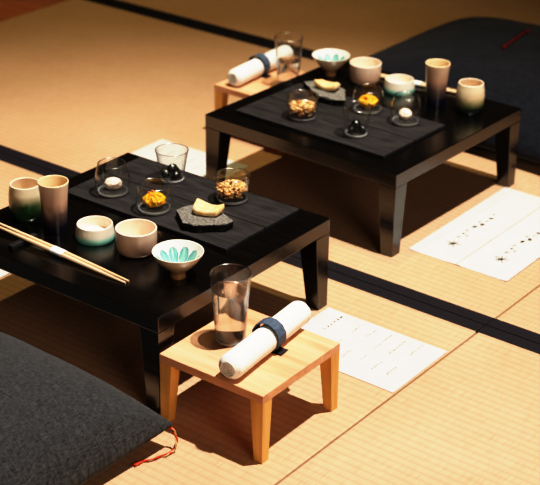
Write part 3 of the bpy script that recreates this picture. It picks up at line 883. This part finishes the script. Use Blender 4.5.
def brush_sheet(center, rz, label):
    w, d = .2085, .365
    t = tag(empty('brush_sheet', (center[0], center[1], .0002), rz), label, 'paper', 'folded sheets with brush lettering')
    pp = obj('paper', sheet_mesh(w, d, TH, lambda x, y: .0014*max(0, 1-abs(x+.001)/.03)**2+.0012*max(0, (abs(x)-.08)/.024)**2), M['paper'], t)
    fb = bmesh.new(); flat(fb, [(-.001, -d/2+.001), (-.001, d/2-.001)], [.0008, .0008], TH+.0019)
    obj('fold_line', fb, M['fold'], pp)
    for px in (-.0515, .0525):
        R = random.Random(5); b = bmesh.new(); z = TH+.0006
        # splayed first character
        cx, cy = px, -.111
        n = 14
        c0 = b.verts.new((cx, cy, z)); rg = [b.verts.new((cx+math.cos(2*PI*k/n)*.0028, cy+math.sin(2*PI*k/n)*.0024, z)) for k in range(n)]
        for k in range(n): b.faces.new((c0, rg[k], rg[(k+1) % n]))
        for a, l in ((.35, .017), (1.2, .016), (1.9, .017), (2.75, .018), (3.6, .014), (4.4, .014), (5.3, .015)):
            flat(b, [(cx, cy), (cx+math.cos(a)*l*.5, cy+math.sin(a)*l*.5), (cx+math.cos(a+.12)*l, cy+math.sin(a+.12)*l)], [.0012, .0009, .0004], z)
        for (u, v, s, k, w_, dark) in ((-.006, -.079, .012, 4, .0005, 0), (-.004, -.062, .013, 4, .0006, 0), (.005, -.066, .010, 3, .0005, 0), (-.007, -.044, .012, 3, .0005, 0),
                                 (-.005, -.020, .014, 6, .0009, 1), (.001, -.004, .013, 6, .0009, 1), (-.009, .006, .013, 3, .0005, 0), (-.001, .018, .011, 3, .0005, 0), (.001, .032, .013, 5, .0008, 1), (-.006, .050, .010, 3, .0005, 0)):
            q = bmesh.new(); strokes(q, px+u, v, s, R, k, w_, z)
            obj('brush_character', q, M['ink'] if dark else M['ink_pale'], pp)
        obj('brush_character', b, M['ink'], pp)
    return t
brush_sheet((.1920, .6560), 0, 'large folded white sheet with brush lettering on the mat beside the farther table')
brush_sheet((-.5195, -.1300), math.radians(180), 'folded white sheet whose corner shows past the left end of the nearer table')

# ------------------------------------------------------------------ cushions
def cushion(loc, rz, mat, label, w, d, hmax, fold=0):
    t = tag(empty('floor_cushion', loc, rz), label, 'cushion', 'floor cushions')
    bm = bmesh.new(); n = 60
    def shape(u, v, top):
        # outline with slightly hollow sides and eared corners
        cu = 1-.035*(1-v*v); cv = 1-.035*(1-u*u)
        x = u*w/2*cu; y = v*d/2*cv
        f = max(0, (1-abs(u)**3.2))*max(0, (1-abs(v)**3.2))
        h = f**.50
        puck = .0025*noise.noise(Vector((x*14, y*14, 4)))*min(1, f*3)
        if top: z = .036+(hmax-.036)*h+puck+.004*(1-h)*(abs(u*v)**4)
        else:   z = .036-.036*min(1, h*1.5)
        return Vector((x, y, z))
    g = lambda i: math.sin((i/n-.5)*PI)
    tv = [[bm.verts.new(shape(g(i), g(j), True)) for j in range(n+1)] for i in range(n+1)]
    bv = [[tv[i][j] if i in (0, n) or j in (0, n) else bm.verts.new(shape(g(i), g(j), False)) for j in range(n+1)] for i in range(n+1)]
    for i in range(n):
        for j in range(n):
            bm.faces.new((tv[i][j], tv[i+1][j], tv[i+1][j+1], tv[i][j+1]))
            try: bm.faces.new((bv[i][j], bv[i][j+1], bv[i+1][j+1], bv[i+1][j]))
            except ValueError: pass
    obj('cushion_cover', bm, mat, t, True)
    return t
C1W, C1D = .60, .64
c1 = cushion((-.128, -.615, 0), 0, M['cushion'], 'charcoal woven floor cushion with red corner tassel in front of the nearer table', C1W, C1D, .156)
def threads(parent, name, path, mats, R, spread=.0012, rad=.0006, each=3):
    for mi, mat in enumerate(mats):
        bm = bmesh.new()
        for k in range(each):
            ph = R.uniform(0, 6.28); pts = []
            m = len(path)
            for i in range((m-1)*8+1):
                a = min(int(i/8), m-2); f = i/8-a
                p = Vector(path[a]).lerp(Vector(path[a+1]), f)
                P = [Vector(path[max(0, a-1)]), Vector(path[a]), Vector(path[a+1]), Vector(path[min(m-1, a+2)])]
                p = .5*((2*P[1])+(P[2]-P[0])*f+(2*P[0]-5*P[1]+4*P[2]-P[3])*f*f+(-P[0]+3*P[1]-3*P[2]+P[3])*f**3)
                tw = i*.55+ph
                p = p+Vector((math.cos(tw)*spread, math.sin(tw)*spread, abs(math.sin(tw*.7))*spread))
                pts.append(p)
            tube(bm, pts, rad, 6)
        obj(name, bm, mat, parent, True)
W2L = lambda p: (p[0]+.128, p[1]+.615, p[2])
R = random.Random(3)
threads(c1, 'tassel', [W2L(p) for p in ((.163, -.300, .032), (.172, -.296, .030), (.181, -.297, .018), (.183, -.306, .0035), (.181, -.322, .002), (.173, -.342, .002), (.166, -.358, .002), (.163, -.371, .002))], [M['red_thread']], R, .0017, .0007, 5)
threads(c1, 'tassel', [W2L(p) for p in ((.172, -.296, .031), (.183, -.299, .016), (.185, -.310, .003), (.181, -.325, .002))], [M['pale_thread']], R, .0018, .0006, 3)
c2 = cushion((-.165, 1.285, 0), math.radians(-1), M['cushion_navy'], 'indigo woven floor cushion beyond the farther table with red stitched thread', .66, .70, .128)
R = random.Random(8)
th = [(-.175-c2.location.x, 1.275-c2.location.y, .1305), (-.182-c2.location.x, 1.32-c2.location.y, .1300), (-.190-c2.location.x, 1.37-c2.location.y, .1295), (-.196-c2.location.x, 1.42-c2.location.y, .128)]
threads(c2, 'stitched_thread', th, [M['dark_thread']], R, .0026, .0011, 4)
for p in (th[0], th[-1]):
    kb = bmesh.new(); blob(kb, p, .0055, 4, .25, 2, 2)
    obj('thread_knot', kb, M['dark_thread'], c2, True)

# ------------------------------------------------------------------ light
def spot(loc, target, power, size, blend, radius, color):
    l = bpy.data.lights.new('overhead_spot', 'SPOT'); l.energy = power; l.spot_size = math.radians(size); l.spot_blend = blend
    l.shadow_soft_size = radius; l.color = color
    o = bpy.data.objects.new('overhead_spot', l); COL.objects.link(o); o.location = loc
    o.rotation_euler = (Vector(target)-Vector(loc)).to_track_quat('-Z', 'Y').to_euler()
    return o
key = spot((.95, .50, 4.2), (.10, -.05, 0), 1235, 46, .9, .05, (1, .93, .84))
warm_fill = spot((-.55, 1.0, 4.3), (-1.0, .75, 0), 260, 46, 1.0, .06, (1, .86, .44))  # added warm fill to lift the floor at the back left
al = bpy.data.lights.new('side_fill_light', 'AREA'); al.shape = 'RECTANGLE'; al.size = 1.3; al.size_y = 1.0; al.energy = 36; al.color = (1, .86, .68)  # added soft fill to brighten right-hand faces; no window stands here
ao = bpy.data.objects.new('side_fill_light', al); COL.objects.link(ao); ao.location = (3.2, -1.5, 1.6)
ao.rotation_euler = (Vector((.1, 0, .1))-ao.location).to_track_quat('-Z', 'Y').to_euler()
w = bpy.data.worlds.new('dim_room'); scene.world = w; w.use_nodes = True
bg = w.node_tree.nodes['Background']; bg.inputs[0].default_value = (1, .6, .36, 1); bg.inputs[1].default_value = .03

# ------------------------------------------------------------------ camera
cam = bpy.data.cameras.new('camera'); co = bpy.data.objects.new('camera', cam); COL.objects.link(co)
yaw, pitch, roll = 0.64899, 1.1138, 0.01595
mt = Matrix.Rotation(yaw, 4, 'Z') @ Matrix.Rotation(pitch, 4, 'X') @ Matrix.Rotation(roll, 4, 'Z')
mt.translation = Vector((1.38438, -1.6651, 1.23304))
co.matrix_world = mt
cam.sensor_fit = 'HORIZONTAL'; cam.sensor_width = 36; cam.lens = 1484.574*36/540
cam.clip_start = .05
cam.dof.use_dof = True
cam.dof.focus_distance = 2.25
cam.dof.aperture_fstop = 7.0
scene.camera = co
key.data.cycles.is_caustics_light = True
for o in bpy.data.objects:
    if o.type == 'MESH' and o.data.materials and o.data.materials[0] in (M['water'], M['base_glass']):
        o.cycles.is_caustics_caster = True
    if o.name.split('.')[0] in ('serving_board', 'stand_top', 'fish_cake_morsel', 'black_bean', 'pumpkin_mash', 'toasted_flakes'):
        o.cycles.is_caustics_receiver = True

scene.view_settings.view_transform = 'Standard'
scene.view_settings.look = 'None'
scene.view_settings.exposure = 0.0
scene.view_settings.gamma = 1.0
scene.view_settings.use_curve_mapping = True      # photographic contrast
cm = scene.view_settings.curve_mapping
cv = cm.curves[3]
for q in ((.05, .020), (.2, .145), (.5, .52), (.8, .85)): cv.points.new(*q)
cv.points[-1].location = (2.0, 1.0)
cv.points.new(1.0, .91); cv.points.new(1.4, .955)
cm.clip_max_x = 2.0
cm.extend = 'EXTRAPOLATED'
cm.update()
scene.cycles.use_denoising = True
scene.cycles.max_bounces = 12
scene.cycles.transmission_bounces = 10
scene.cycles.transparent_max_bounces = 24
scene.cycles.sample_clamp_indirect = 4
scene.cycles.blur_glossy = .5
